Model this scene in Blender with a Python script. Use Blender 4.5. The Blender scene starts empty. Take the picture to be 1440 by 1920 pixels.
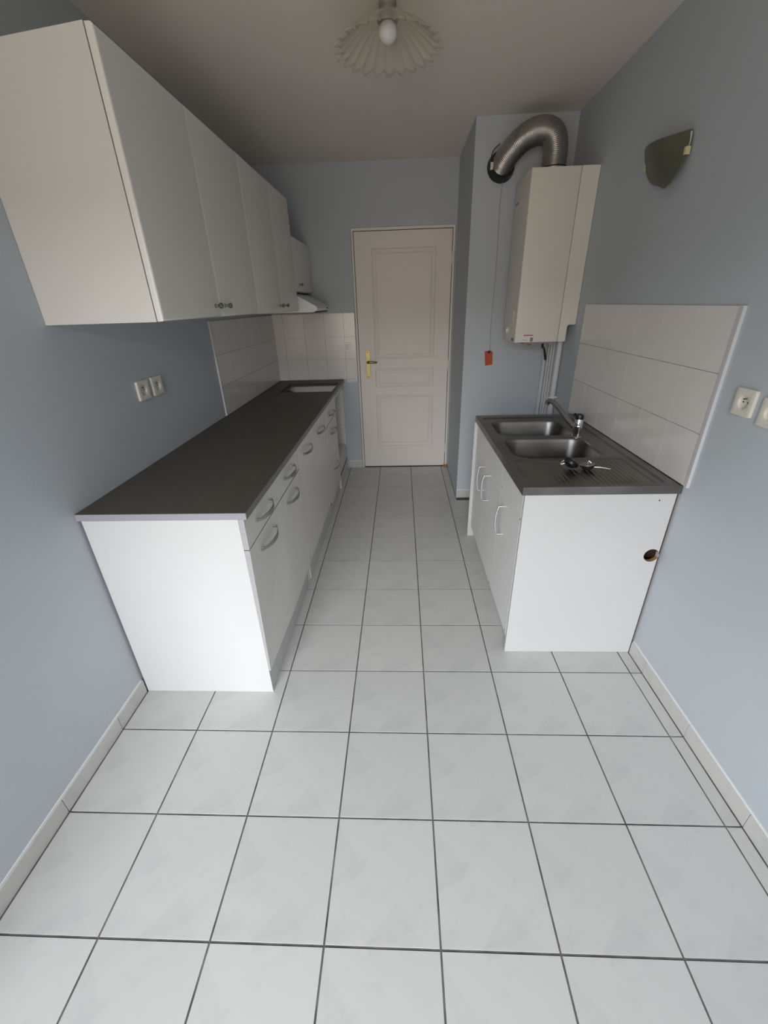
import bpy, bmesh, math, random
from mathutils import Vector, Matrix
random.seed(7)
S = bpy.context.scene
COL = S.collection
PI = math.pi

# ------------------------------------------------------------------ camera
T = 0.308                                   # one floor tile, joint to joint
CP = (0.5265, -1.3931, 1.5154)
PITCH, YAW, ROLL = 0.4633, 0.0492, 0.0318
FPX = 784.68                                # focal length in pixels of a 1440 wide frame
Rz = Matrix.Rotation(YAW, 3, 'Z'); Rx = Matrix.Rotation(-PITCH, 3, 'X'); Ry = Matrix.Rotation(ROLL, 3, 'Y')
R = Rz @ Rx @ Ry
cam_d = bpy.data.cameras.new('camera'); cam = bpy.data.objects.new('camera', cam_d); COL.objects.link(cam)
M = Matrix.Identity(4)
for i in range(3):
    M[i][0] = R[i][0]; M[i][1] = R[i][2]; M[i][2] = -R[i][1]; M[i][3] = CP[i]
cam.matrix_world = M
cam_d.sensor_fit = 'HORIZONTAL'; cam_d.sensor_width = 36.0; cam_d.lens = FPX / 1440 * 36.0
cam_d.clip_start = 0.02; cam_d.clip_end = 100
S.camera = cam

# ------------------------------------------------------------------ world, light, exposure
w = bpy.data.worlds.new('overcast_sky'); S.world = w; w.use_nodes = True
nt = w.node_tree; nt.nodes.clear()
wo = nt.nodes.new('ShaderNodeOutputWorld'); bg = nt.nodes.new('ShaderNodeBackground')
bg.inputs[0].default_value = (0.80, 0.90, 1.0, 1); bg.inputs[1].default_value = 0.25
nt.links.new(bg.outputs[0], wo.inputs[0])
def area(name, loc, rot, sx, sy, power, color):
    d = bpy.data.lights.new(name, 'AREA'); d.shape = 'RECTANGLE'; d.size = sx; d.size_y = sy
    d.energy = power; d.color = color
    o = bpy.data.objects.new(name, d); COL.objects.link(o); o.location = loc; o.rotation_euler = rot
    return o
# overcast sky light falling steeply through the glazed door behind the viewer
area('sky_daylight', (-1.1, -6.9, 3.70), (math.radians(80), 0, math.radians(-12)), 7.0, 2.1, 1330, (0.90, 0.955, 1.0))
# warm light thrown back by the ground and facade outside
area('facade_bounce', (-0.8, -6.4, 0.9), (math.radians(93), 0, math.radians(-6)), 6.0, 2.6, 215, (1.0, 0.85, 0.69))
S.view_settings.view_transform = 'Standard'; S.view_settings.look = 'None'
S.view_settings.exposure = 0.0; S.view_settings.gamma = 1.0; S.view_settings.use_curve_mapping = False

# ------------------------------------------------------------------ materials
MATS = {}
def mat(name, col, rough=0.5, metal=0.0, noise=0.0, nscale=8.0, bump=0.0, bscale=200.0, trans=0.0, spec=0.5, coat=0.0, col2=None):
    if name in MATS: return MATS[name]
    m = bpy.data.materials.new(name); m.use_nodes = True; MATS[name] = m
    n = m.node_tree; b = n.nodes['Principled BSDF']
    b.inputs['Roughness'].default_value = rough; b.inputs['Metallic'].default_value = metal
    b.inputs['Specular IOR Level'].default_value = spec
    b.inputs['Transmission Weight'].default_value = trans
    b.inputs['Coat Weight'].default_value = coat
    b.inputs['Base Color'].default_value = (*col, 1)
    if noise > 0 or col2:
        tc = n.nodes.new('ShaderNodeTexCoord'); nz = n.nodes.new('ShaderNodeTexNoise')
        nz.inputs['Scale'].default_value = nscale; nz.inputs['Detail'].default_value = 5
        n.links.new(tc.outputs['Object'], nz.inputs['Vector'])
        r = n.nodes.new('ShaderNodeValToRGB')
        c2 = col2 or tuple(c * (1 - noise) for c in col)
        r.color_ramp.elements[0].position = 0.3; r.color_ramp.elements[1].position = 0.7
        r.color_ramp.elements[0].color = (*c2, 1); r.color_ramp.elements[1].color = (*col, 1)
        n.links.new(nz.outputs['Fac'], r.inputs[0]); n.links.new(r.outputs[0], b.inputs['Base Color'])
    if bump > 0:
        tc = n.nodes.new('ShaderNodeTexCoord'); nz = n.nodes.new('ShaderNodeTexNoise')
        nz.inputs['Scale'].default_value = bscale; nz.inputs['Detail'].default_value = 3
        n.links.new(tc.outputs['Object'], nz.inputs['Vector'])
        bp = n.nodes.new('ShaderNodeBump'); bp.inputs['Strength'].default_value = bump; bp.inputs['Distance'].default_value = 0.001
        n.links.new(nz.outputs['Fac'], bp.inputs['Height']); n.links.new(bp.outputs[0], b.inputs['Normal'])
    return m
WALL = mat('pale_blue_grey_paint', (0.50, 0.54, 0.585), 0.75, noise=0.03, nscale=1.5, bump=0.25, bscale=120)
CEIL = mat('ceiling_paint', (0.84, 0.785, 0.70), 0.9, noise=0.04, nscale=1.5)
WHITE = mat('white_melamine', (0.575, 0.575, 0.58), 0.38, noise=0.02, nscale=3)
FOIL = mat('white_door_foil', (0.76, 0.745, 0.71), 0.34, noise=0.02, nscale=3)
RDOOR = mat('pale_grey_white_door', (0.82, 0.82, 0.82), 0.4, noise=0.02, nscale=3)
INNER = mat('cabinet_inside_white', (0.72, 0.71, 0.67), 0.5)
TOP = mat('grey_worktop_laminate', (0.105, 0.092, 0.080), 0.5, noise=0.12, nscale=30, bump=0.1, bscale=300, spec=0.2)
BAND = mat('pale_grey_edge_band', (0.30, 0.29, 0.325), 0.45)
FRONTBAND = mat('grey_edge_band', (0.20, 0.195, 0.19), 0.45)
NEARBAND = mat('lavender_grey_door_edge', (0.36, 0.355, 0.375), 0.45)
GAPSHADE = mat('front_gap_shade', (0.05, 0.048, 0.045), 0.7)  # darkened edges of the fronts, painting the shade in the gaps between them
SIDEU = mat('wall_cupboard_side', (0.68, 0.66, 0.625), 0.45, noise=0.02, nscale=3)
CHIP = mat('raw_chipboard', (0.11, 0.06, 0.04), 0.8, noise=0.5, nscale=150)
HOLEWOOD = mat('cut_chipboard', (0.42, 0.24, 0.10), 0.8, noise=0.4, nscale=120)
GROUT = mat('floor_grout', (0.19, 0.18, 0.18), 0.9, noise=0.7, nscale=14)
WGROUT = mat('wall_grout', (0.56, 0.55, 0.54), 0.8)
STRIP = mat('plastic_corner_strip', (0.58, 0.58, 0.60), 0.5)
CAULK = mat('white_edge_strip', (0.78, 0.79, 0.80), 0.5)
WTILE = mat('white_wall_tile', (0.76, 0.735, 0.725), 0.16, noise=0.02, nscale=6, bump=0.15, bscale=14)
DOORM = mat('door_satin_paint', (0.80, 0.75, 0.71), 0.5, noise=0.02)
FRAMEM = mat('frame_paint', (0.78, 0.75, 0.70), 0.5)
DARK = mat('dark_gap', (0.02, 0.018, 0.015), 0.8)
BLACKP = mat('black_plastic', (0.015, 0.015, 0.018), 0.35)
CHROME = mat('chrome', (0.80, 0.80, 0.82), 0.12, 1.0)
SATIN = mat('satin_metal', (0.42, 0.42, 0.43), 0.35, 1.0)
PEWTER = mat('pewter_knob', (0.30, 0.30, 0.28), 0.35, 1.0)
BRASS = mat('polished_brass', (0.30, 0.25, 0.11), 0.38, 1.0)
CLIP = mat('pale_brass', (0.80, 0.72, 0.45), 0.4, 0.3)
CREAM = mat('cream_plastic', (0.72, 0.70, 0.62), 0.4)
BOILER = mat('boiler_enamel', (0.74, 0.72, 0.66), 0.42, noise=0.02)
PIPEW = mat('painted_pipe', (0.60, 0.61, 0.64), 0.45)
RED = mat('red_label', (0.45, 0.035, 0.02), 0.5, col2=(0.50, 0.10, 0.02), nscale=20)
STICK = mat('sticker_paper', (0.75, 0.72, 0.68), 0.5)
STRED = mat('sticker_red', (0.35, 0.07, 0.09), 0.5)
GREYP = mat('grey_print', (0.22, 0.21, 0.21), 0.5)
HOODM = mat('hood_white_metal', (0.78, 0.80, 0.80), 0.35)
FILTER = mat('filter_mesh_grey', (0.18, 0.18, 0.18), 0.6)
ORANGE = mat('orange_brown_wood', (0.42, 0.20, 0.06), 0.7, noise=0.4, nscale=60)
BULB = mat('frosted_bulb', (0.80, 0.78, 0.76), 0.3)
BULBC = mat('bulb_cap', (0.35, 0.32, 0.29), 0.4, 0.4)
STRING = mat('string', (0.30, 0.30, 0.31), 0.8)
COPPER = mat('copper', (0.45, 0.22, 0.12), 0.4, 1.0)

def glass_mat(name, col, tr):
    m = bpy.data.materials.new(name); m.use_nodes = True
    n = m.node_tree; b = n.nodes['Principled BSDF']; out = n.nodes['Material Output']
    b.inputs['Base Color'].default_value = (*col, 1); b.inputs['Roughness'].default_value = 0.25
    t = n.nodes.new('ShaderNodeBsdfTranslucent'); t.inputs[0].default_value = (*col, 1)
    tp = n.nodes.new('ShaderNodeBsdfTransparent'); tp.inputs[0].default_value = (*[0.5 + c * 0.5 for c in col], 1)
    a = n.nodes.new('ShaderNodeMixShader'); a.inputs[0].default_value = 0.4
    n.links.new(b.outputs[0], a.inputs[1]); n.links.new(t.outputs[0], a.inputs[2])
    c = n.nodes.new('ShaderNodeMixShader'); c.inputs[0].default_value = tr
    n.links.new(a.outputs[0], c.inputs[1]); n.links.new(tp.outputs[0], c.inputs[2]); n.links.new(c.outputs[0], out.inputs[0])
    return m
SHADE = glass_mat('frosted_pressed_glass', (0.86, 0.83, 0.76), 0.70)
SCONCE = glass_mat('green_grey_frosted_glass', (0.22, 0.225, 0.17), 0.14)

# floor tile: the same marbled print on every tile
def tile_mat(name, base, dark):
    m = bpy.data.materials.new(name); m.use_nodes = True
    n = m.node_tree; b = n.nodes['Principled BSDF']
    tc = n.nodes.new('ShaderNodeTexCoord')
    def noise(scale, det, dist, lo, hi):
        z = n.nodes.new('ShaderNodeTexNoise'); z.inputs['Scale'].default_value = scale; z.inputs['Detail'].default_value = det
        z.inputs['Distortion'].default_value = dist; n.links.new(tc.outputs['Object'], z.inputs['Vector'])
        r = n.nodes.new('ShaderNodeMapRange'); r.inputs[1].default_value = lo; r.inputs[2].default_value = hi
        n.links.new(z.outputs['Fac'], r.inputs[0]); return r.outputs[0]
    a = noise(7, 5, 1.2, 0.50, 0.75); c = noise(22, 4, 0.8, 0.62, 0.78)
    mul = n.nodes.new('ShaderNodeMath'); mul.operation = 'MULTIPLY_ADD'; mul.inputs[1].default_value = 0.6
    n.links.new(c, mul.inputs[0]); n.links.new(a, mul.inputs[2])
    mx = n.nodes.new('ShaderNodeMix'); mx.data_type = 'RGBA'
    mx.inputs[6].default_value = (*base, 1); mx.inputs[7].default_value = (*dark, 1)
    n.links.new(mul.outputs[0], mx.inputs[0])
    oi = n.nodes.new('ShaderNodeObjectInfo'); hr = n.nodes.new('ShaderNodeMapRange')
    hr.inputs[3].default_value = 0.975; hr.inputs[4].default_value = 1.02; n.links.new(oi.outputs['Random'], hr.inputs[0])
    hs = n.nodes.new('ShaderNodeHueSaturation'); n.links.new(hr.outputs[0], hs.inputs['Value']); n.links.new(mx.outputs[2], hs.inputs['Color'])
    n.links.new(hs.outputs[0], b.inputs['Base Color'])
    b.inputs['Roughness'].default_value = 0.36; b.inputs['Specular IOR Level'].default_value = 0.5
    return m
FTILE = tile_mat('marbled_floor_tile', (0.565, 0.558, 0.543), (0.495, 0.492, 0.483))
# brushed steel
def steel(name, col, rough, stretch):
    m = mat(name, col, rough, 1.0); n = m.node_tree; b = n.nodes['Principled BSDF']
    tc = n.nodes.new('ShaderNodeTexCoord'); mp = n.nodes.new('ShaderNodeMapping'); mp.inputs['Scale'].default_value = stretch
    z = n.nodes.new('ShaderNodeTexNoise'); z.inputs['Scale'].default_value = 30; z.inputs['Detail'].default_value = 4
    n.links.new(tc.outputs['Object'], mp.inputs[0]); n.links.new(mp.outputs[0], z.inputs['Vector'])
    r = n.nodes.new('ShaderNodeMapRange'); r.inputs[3].default_value = rough - 0.08; r.inputs[4].default_value = rough + 0.14
    n.links.new(z.outputs['Fac'], r.inputs[0]); n.links.new(r.outputs[0], b.inputs['Roughness'])
    z2 = n.nodes.new('ShaderNodeTexNoise'); z2.inputs['Scale'].default_value = 6; z2.inputs['Detail'].default_value = 5
    n.links.new(tc.outputs['Object'], z2.inputs['Vector'])
    rr = n.nodes.new('ShaderNodeValToRGB'); rr.color_ramp.elements[0].position = 0.35; rr.color_ramp.elements[1].position = 0.65
    rr.color_ramp.elements[0].color = (*[c * 0.72 for c in col], 1); rr.color_ramp.elements[1].color = (*col, 1)
    n.links.new(z2.outputs['Fac'], rr.inputs[0]); n.links.new(rr.outputs[0], b.inputs['Base Color'])
    return m
STEEL = steel('stainless_steel', (0.28, 0.265, 0.255), 0.34, (1, 12, 1))
FLUE = steel('corrugated_aluminium', (0.52, 0.49, 0.46), 0.30, (1, 1, 1))

# ------------------------------------------------------------------ helpers
def box(bm, x0, x1, y0, y1, z0, z1):
    vs = [bm.verts.new((x, y, z)) for x in (x0, x1) for y in (y0, y1) for z in (z0, z1)]
    for f in ((0, 1, 3, 2), (4, 6, 7, 5), (0, 4, 5, 1), (2, 3, 7, 6), (0, 2, 6, 4), (1, 5, 7, 3)):
        bm.faces.new([vs[i] for i in f])
    return vs
def frame3(d):
    d = d.normalized(); a = Vector((0, 0, 1)) if abs(d.z) < 0.9 else Vector((1, 0, 0))
    u = d.cross(a).normalized(); return u, d.cross(u).normalized()
def tube(bm, pts, rad, seg=16, cap=True):
    pts = [Vector(p) for p in pts]; rs = rad if isinstance(rad, (list, tuple)) else [rad] * len(pts)
    rings = []; u = None
    for i, p in enumerate(pts):
        d = (pts[min(i + 1, len(pts) - 1)] - pts[max(i - 1, 0)]).normalized()
        if u is None: u, v = frame3(d)
        else:
            u = (u - d * u.dot(d)).normalized(); v = d.cross(u)
        rings.append([bm.verts.new(p + (u * math.cos(2 * PI * k / seg) + v * math.sin(2 * PI * k / seg)) * rs[i]) for k in range(seg)])
    for a, b in zip(rings, rings[1:]):
        for k in range(seg): bm.faces.new((a[k], a[(k + 1) % seg], b[(k + 1) % seg], b[k]))
    if cap: bm.faces.new(rings[0][::-1]); bm.faces.new(rings[-1])
def lathe(bm, origin, axis, prof, seg=24):
    """prof: list of (distance along axis, radius)"""
    o = Vector(origin); d = Vector(axis).normalized()
    tube(bm, [o + d * (t if i == 0 or t != prof[i - 1][0] else t + 1e-5) for i, (t, r) in enumerate(prof)], [max(r, 1e-4) for t, r in prof], seg)
def smooth_path(pts, n=10):
    P = [Vector(p) for p in pts]; P = [P[0] * 2 - P[1]] + P + [P[-1] * 2 - P[-2]]; out = []
    for i in range(1, len(P) - 2):
        for k in range(n):
            t = k / n; a, b, c, d = P[i - 1], P[i], P[i + 1], P[i + 2]
            out.append(0.5 * ((2 * b) + (c - a) * t + (2 * a - 5 * b + 4 * c - d) * t * t + (3 * b - a - 3 * c + d) * t ** 3))
    out.append(P[-2]); return out
AX = {'x': lambda a, u, v: (a, u, v), 'y': lambda a, u, v: (u, a, v), 'z': lambda a, u, v: (u, v, a)}
def plate(bm, axis, a0, a1, outer, holes=(), hole_mat=0):
    """flat plate with holes: outline in the plane across the axis, from a0 to a1"""
    f = AX[axis]; edges = []; loops = []
    for lp in [outer] + list(holes):
        vs = [bm.verts.new(f(a0, u, v)) for u, v in lp]; loops.append(vs)
        edges += [bm.edges.new((vs[i], vs[(i + 1) % len(vs)])) for i in range(len(vs))]
    g = bmesh.ops.triangle_fill(bm, use_beauty=True, edges=edges)
    faces = [x for x in g['geom'] if isinstance(x, bmesh.types.BMFace)]
    top = {}
    for vs in loops:
        for x in vs:
            c = list(x.co); c['xyz'.index(axis)] = a1; top[x] = bm.verts.new(c)
    for x in faces: bm.faces.new([top[q] for q in x.verts][::-1])
    for li, vs in enumerate(loops):
        for i in range(len(vs)):
            a, b = vs[i], vs[(i + 1) % len(vs)]
            nf = bm.faces.new((a, b, top[b], top[a]))
            if li > 0: nf.material_index = hole_mat
    bmesh.ops.recalc_face_normals(bm, faces=bm.faces)
def rect(u0, u1, v0, v1): return [(u0, v0), (u1, v0), (u1, v1), (u0, v1)]
def circ(u, v, r, n=28): return [(u + r * math.cos(2 * PI * i / n), v + r * math.sin(2 * PI * i / n)) for i in range(n)]
def rrect(u0, u1, v0, v1, r, n=6):
    out = []
    for cx, cy, a in ((u1 - r, v1 - r, 0), (u0 + r, v1 - r, 90), (u0 + r, v0 + r, 180), (u1 - r, v0 + r, 270)):
        for k in range(n + 1):
            t = math.radians(a + 90 * k / n); out.append((cx + r * math.cos(t), cy + r * math.sin(t)))
    return out

ORG = {}
def origin(o): return ORG.get(o.name, Vector((0, 0, 0)))
def obj(name, bm, m, parent=None, bevel=0, seg=2, smooth=False, base=None, label=None):
    """link a bmesh given in world coordinates as one mesh object"""
    if bevel:
        bmesh.ops.bevel(bm, geom=[e for e in bm.edges if len(e.link_faces) == 2 and e.calc_face_angle(0) > 0.6], offset=bevel, segments=seg, affect='EDGES', profile=0.5)
    org = origin(parent) if parent else (Vector(base) if base is not None else Vector((0, 0, 0)))
    bmesh.ops.translate(bm, verts=bm.verts, vec=-org)
    bmesh.ops.recalc_face_normals(bm, faces=bm.faces)
    me = bpy.data.meshes.new(name); bm.to_mesh(me); bm.free()
    ms = m if isinstance(m, (list, tuple)) else [m]
    for x in ms: me.materials.append(x)
    o = bpy.data.objects.new(name, me); COL.objects.link(o)
    if smooth:
        for p in me.polygons: p.use_smooth = True
        if smooth != 'all':
            me.set_sharp_from_angle(angle=math.radians(38))
    if parent: o.parent = parent
    else: o.location = org
    ORG[o.name] = org
    if label: o['label'] = label
    return o
def empty(name, loc):
    o = bpy.data.objects.new(name, None); COL.objects.link(o); o.location = loc; o.empty_display_size = 0.1
    ORG[o.name] = Vector(loc); return o
def tag(o, label, cat, group=None):
    o['label'] = label; o['category'] = cat
    if group: o['group'] = group
    return o
def bxo(name, b, m, parent=None, bevel=0.0, seg=2, **k):
    bm = bmesh.new(); box(bm, *b); return obj(name, bm, m, parent, bevel, seg, **k)
def struct(o, label=None, cat=None):
    o['kind'] = 'structure'
    if label: o['label'] = label
    if cat: o['category'] = cat
    return o

# ------------------------------------------------------------------ room shell
XL, XR, YB, YP, XP, H = -0.6222, 1.6000, 2.6805, 1.9084, 0.9902, 2.4951
YR = -3.00                                   # rear wall, behind the camera
YLE = -5 * T - 0.004                         # where the left wall ends, unseen room widened to let light in from left
LX0, LX1, LZ1 = 0.1465, 0.957, 2.042         # door leaf
fl = struct(bxo('floor', (-2.30, XR + 0.1, YR - 0.1, YB + 0.15, -0.06, -0.0016), GROUT), 'dark grey grout bed under pale marbled square floor tiles', 'floor')
wl = struct(bxo('wall_left', (XL - 0.12, XL, YLE, YB + 0.12, -0.06, H), WALL), 'pale blue grey painted wall on the left, behind the cabinets', 'wall')
wr = struct(bxo('wall_right', (XR, XR + 0.12, YR - 0.12, YB + 0.12, -0.06, H), WALL), 'pale blue grey painted wall on the right, behind the sink', 'wall')
struct(bxo('wall_added_return', (-2.30, XL - 0.1202, YLE, YLE + 0.12, -0.06, H), WALL), 'added blue grey wall return behind the viewer, closing the room widened for light', 'wall')
struct(bxo('wall_added_left', (-2.42, -2.3002, YR - 0.12, YLE + 0.12, -0.06, H), WALL), 'added blue grey side wall of the part widened for light behind the viewer', 'wall')
bm = bmesh.new()
plate(bm, 'y', YB, YB + 0.12, [(XL, -0.06), (0.124, -0.06), (0.124, 2.068), (0.982, 2.068), (0.982, -0.06), (XR, -0.06), (XR, H), (XL, H)])
wb = struct(obj('wall_back', bm, WALL), 'pale blue grey end wall around the door', 'wall')
struct(bxo('wall_chase', (XP, XR - 0.0005, YP, YB - 0.0005, -0.0015, H - 0.0005), WALL), 'boxed-out blue grey wall section right of the door, behind the boiler', 'wall')
struct(bxo('ceiling', (-2.42, XR + 0.12, YR - 0.12, YB + 0.12, H, H + 0.12), CEIL), 'plain off-white ceiling', 'ceiling')
WX0, WX1, WZ0, WZ1 = -1.20, 0.85, 0.02, 2.24
bm = bmesh.new(); plate(bm, 'y', YR - 0.12, YR, rect(-2.3, XR, -0.06, H), [rect(WX0, WX1, WZ0, WZ1)])
struct(obj('wall_front', bm, WALL), 'blue grey wall behind the viewer around the glazed balcony door', 'wall')
bm = bmesh.new()
plate(bm, 'y', YR - 0.09, YR - 0.03, rect(WX0, WX1, WZ0, WZ1), [rect(WX0 + 0.07, -0.21, WZ0 + 0.09, WZ1 - 0.07), rect(-0.14, WX1 - 0.07, WZ0 + 0.09, WZ1 - 0.07)])
wn = struct(obj('window_1', bm, FRAMEM, bevel=0.004), 'white framed glazed balcony door behind the viewer', 'window')

# floor tiles: rows run across, columns lengthwise
J = 0.0055
def tile_mesh(wx, wy, h=0.0015, name='tile'):
    bm = bmesh.new(); box(bm, -wx / 2, wx / 2, -wy / 2, wy / 2, -h, 0)
    top = [e for e in bm.edges if all(v.co.z > -1e-6 for v in e.verts)]
    bmesh.ops.bevel(bm, geom=top, offset=0.0003, segments=1, affect='EDGES')
    bmesh.ops.recalc_face_normals(bm, faces=bm.faces)
    me = bpy.data.meshes.new(name); bm.to_mesh(me); bm.free(); me.materials.append(FTILE); return me
xs = [XL + 0.010] + [k * T for k in range(-1, 6)] + [XR - 0.010]
cache = {}
for r in range(-10, 9):
    y0, y1 = r * T, (r + 1) * T
    y1 = min(y1, YB - 0.001)
    for i in range(8):
        x0, x1 = xs[i], xs[i + 1]
        if r >= 6 and x0 > XP: continue
        if r >= 6 and x1 > XP: x1 = XP - 0.002
        key = (round(x1 - x0, 4), round(y1 - y0, 4))
        if key not in cache: cache[key] = tile_mesh(x1 - x0 - J, y1 - y0 - J)
        o = bpy.data.objects.new('tile', cache[key]); COL.objects.link(o); o.parent = fl
        o.location = ((x0 + x1) / 2, (y0 + y1) / 2, 0.0)

for r in range(-10, -5):
    for c in range(-7, -2):
        key = (round(T, 4), round(T, 4))
        if key not in cache: cache[key] = tile_mesh(T - J, T - J)
        o = bpy.data.objects.new('tile', cache[key]); COL.objects.link(o); o.parent = fl
        o.location = ((c + 0.5) * T - 0.006, (r + 0.5) * T, 0)

# tiled skirting
SK = 0.068
def skirting(name, along, spans, face, d, label):
    """along='y': wall parallel to y at x=face, skirting grows towards d"""
    bm = bmesh.new(); t = 0.0085
    lo, hi = min(s[0] for s in spans), max(s[1] for s in spans)
    if along == 'y':
        a, b = sorted((face, face + d * 0.0035)); box(bm, a, b, lo, hi, -0.0015, SK + 0.006)
    else:
        a, b = sorted((face, face + d * 0.0035)); box(bm, lo, hi, a, b, -0.0015, SK + 0.006)
    root = struct(obj(name, bm, CAULK), label, 'baseboard')
    for s0, s1 in spans:
        a, b = sorted((face + d * 0.0036, face + d * t))
        bb = (a, b, s0 + 0.0015, s1 - 0.0015, 0.001, SK) if along == 'y' else (s0 + 0.0015, s1 - 0.0015, a, b, 0.001, SK)
        bxo('skirting_tile', bb, FTILE, root, 0.001, 1)
skirting('baseboard_left', 'y', [(max(r * T, YR), min((r + 1) * T, -0.1235)) for r in range(-5, 0)], XL, 1, 'low tiled skirting along the left wall')
skirting('baseboard_right', 'y', [(max(r * T, YR), min((r + 1) * T, 0.1225)) for r in range(-10, 1)], XR, -1, 'low tiled skirting along the right wall')
skirting('baseboard_back', 'x', [(-0.010, 0.030), (0.030, 0.1225)], YB, -1, 'low tiled skirting left of the door')
skirting('baseboard_chase', 'x', [(XP + 0.0, XP + 0.25), (XP + 0.25, XR - 0.001)], YP, -1, 'low tiled skirting at the foot of the boxed-out wall')

# ------------------------------------------------------------------ door in the end wall
d1 = struct(empty('door_1', (0.55, YB, 0)), 'closed white moulded door with brass handle in the end wall', 'door')
bm = bmesh.new()
plate(bm, 'y', YB - 0.008, YB + 0.10, [(0.1265, 0.0005), (LX0 - 0.004, 0.0005), (LX0 - 0.004, LZ1 + 0.004), (LX1 + 0.004, LZ1 + 0.004), (LX1 + 0.004, 0.0005), (0.979, 0.0005), (0.979, 2.066), (0.1265, 2.066)])
obj('door_frame', bm, FRAMEM, d1, 0.002)
yf = YB + 0.004
bm = bmesh.new(); box(bm, LX0, LX1, yf, yf + 0.04, 0.008, LZ1)
bmesh.ops.bevel(bm, geom=bm.edges[:], offset=0.0015, segments=1, affect='EDGES')
def rings(bm, x0, x1, z0, z1, prof, close=True):
    R_ = []
    for ins, dep in prof:
        R_.append([bm.verts.new(p) for p in ((x0 + ins, yf - dep, z0 + ins), (x1 - ins, yf - dep, z0 + ins), (x1 - ins, yf - dep, z1 - ins), (x0 + ins, yf - dep, z1 - ins))])
    for a, b in zip(R_, R_[1:]):
        for k in range(4): bm.faces.new((a[k], a[(k + 1) % 4], b[(k + 1) % 4], b[k]))
    bm.faces.new(R_[-1])
prof = [(0, 0.0002), (0.004, 0.005), (0.010, 0.0065), (0.016, 0.0045), (0.022, 0.001), (0.030, 0.0008), (0.040, 0.0055), (0.046, 0.006)]
for z0, z1 in ((1.052, 1.92), (0.80, 0.968), (0.225, 0.727)): rings(bm, 0.287, 0.828, z0, z1, prof)
leaf = obj('door_leaf', bm, DOORM, d1)
bm = bmesh.new(); plate(bm, 'y', yf + 0.003, yf + 0.036, rect(LX0 - 0.0039, LX1 + 0.0039, 0.0, LZ1 + 0.0039), [rect(LX0 - 0.0002, LX1 + 0.0002, 0.0078, LZ1 + 0.0002)])
obj('leaf_gap_shade', bm, DARK, d1)  # dark ring added in the gap round the leaf to stand for its shade
# brass furniture
bm = bmesh.new(); plate(bm, 'y', yf - 0.006, yf - 0.0003, rrect(0.205, 0.243, 0.884, 1.133, 0.0185, 8))
hp = obj('handle', bm, BRASS, d1, 0.0015, label='polished brass backplate with lever')
bm = bmesh.new()
lathe(bm, (0.222, yf - 0.006, 1.028), (0, -1, 0), [(0, 0.012), (0.004, 0.012), (0.006, 0.009), (0.035, 0.0085)], 20)
tube(bm, smooth_path([(0.219, yf - 0.040, 1.028), (0.235, yf - 0.046, 1.029), (0.262, yf - 0.047, 1.030), (0.290, yf - 0.044, 1.029), (0.305, yf - 0.036, 1.028)], 6), [0.010] * 6 + [0.0098] * 12 + [0.009, 0.0088, 0.0085, 0.0083, 0.008, 0.0078, 0.007], 14)
obj('lever', bm, BRASS, hp, smooth=True)
for z in (1.115, 0.90):
    bm = bmesh.new(); lathe(bm, (0.224, yf - 0.0062, z), (0, -1, 0), [(0, 0.0045), (0.001, 0.0035)], 12); obj('screw', bm, DARK, hp)
bm = bmesh.new(); lathe(bm, (0.224, yf - 0.0062, 0.975), (0, -1, 0), [(0, 0.006), (0.002, 0.005)], 14); obj('keyhole_cap', bm, BRASS, hp)
for z in (1.83, 0.99, 0.20):
    bm = bmesh.new(); tube(bm, [(0.962, YB - 0.010, z - 0.045), (0.962, YB - 0.010, z + 0.045)], 0.007, 12)
    obj('hinge', bm, FRAMEM, d1, smooth=True)
bm = bmesh.new(); plate(bm, 'z', 0.001, 0.022, [(0.945, YB - 0.012), (0.985, YB - 0.046), (1.0 - 0.012, YB - 0.032), (0.987, YB - 0.012)])
tag(obj('wood_offcut', bm, ORANGE, None, 0.002, base=(0.965, YB - 0.02, 0)), 'small orange-brown wood scrap at the foot of the door frame', 'wood scrap')

# ------------------------------------------------------------------ tiled splashbacks (belong to the walls)
def splash(parent, along, face, d, us, zs, lab, skip=None):
    """bed + tiles. us: joints along the wall, zs: list of joint heights"""
    bm = bmesh.new(); a, b = sorted((face, face + d * 0.003))
    if along == 'y': box(bm, a, b, us[0], us[-1], zs[0], zs[-1])
    else: box(bm, us[0], us[-1], a, b, zs[0], zs[-1])
    s = obj('splashback', bm, WGROUT, parent, label=lab)
    a, b = sorted((face + d * 0.0031, face + d * 0.0080))
    for i in range(len(us) - 1):
        for j in range(len(zs) - 1):
            u0, u1, z0, z1 = us[i] + 0.001, us[i + 1] - 0.001, zs[j] + 0.001, zs[j + 1] - 0.001
            bb = (a, b, u0, u1, z0, z1) if along == 'y' else (u0, u1, a, b, z0, z1)
            bxo('tile', bb, WTILE, s, 0.0011, 2)
    return s
ZT = [0.8835, 1.0645, 1.2515, 1.446]
s1 = splash(wl, 'y', XL, 1, [1.31, 1.367] + [1.367 + 0.187 * k for k in range(1, 7)] + [YB - 0.0085], ZT, 'white tiled splashback under the wall cupboards')
bxo('edge_strip', (XL + 0.0002, XL + 0.0105, 1.302, 1.3099, 0.8835, 1.446), STRIP, s1)
s2 = splash(wb, 'x', YB, -1, [XL + 0.0001, -0.525, -0.338, -0.156, 0.019, 0.1185], ZT, 'white tiled splashback between counter and door')
bxo('tile', (0.020, 0.1175, YB - 0.008, YB - 0.0001, 0.856, 0.8825), WTILE, s2)
s3 = splash(wr, 'y', XR, -1, [0.103, 0.307, 0.512, 0.717, 0.922, 1.127, 1.332], [0.862, 1.062, 1.270, 1.476], 'white tiled splashback beside the sink')
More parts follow.
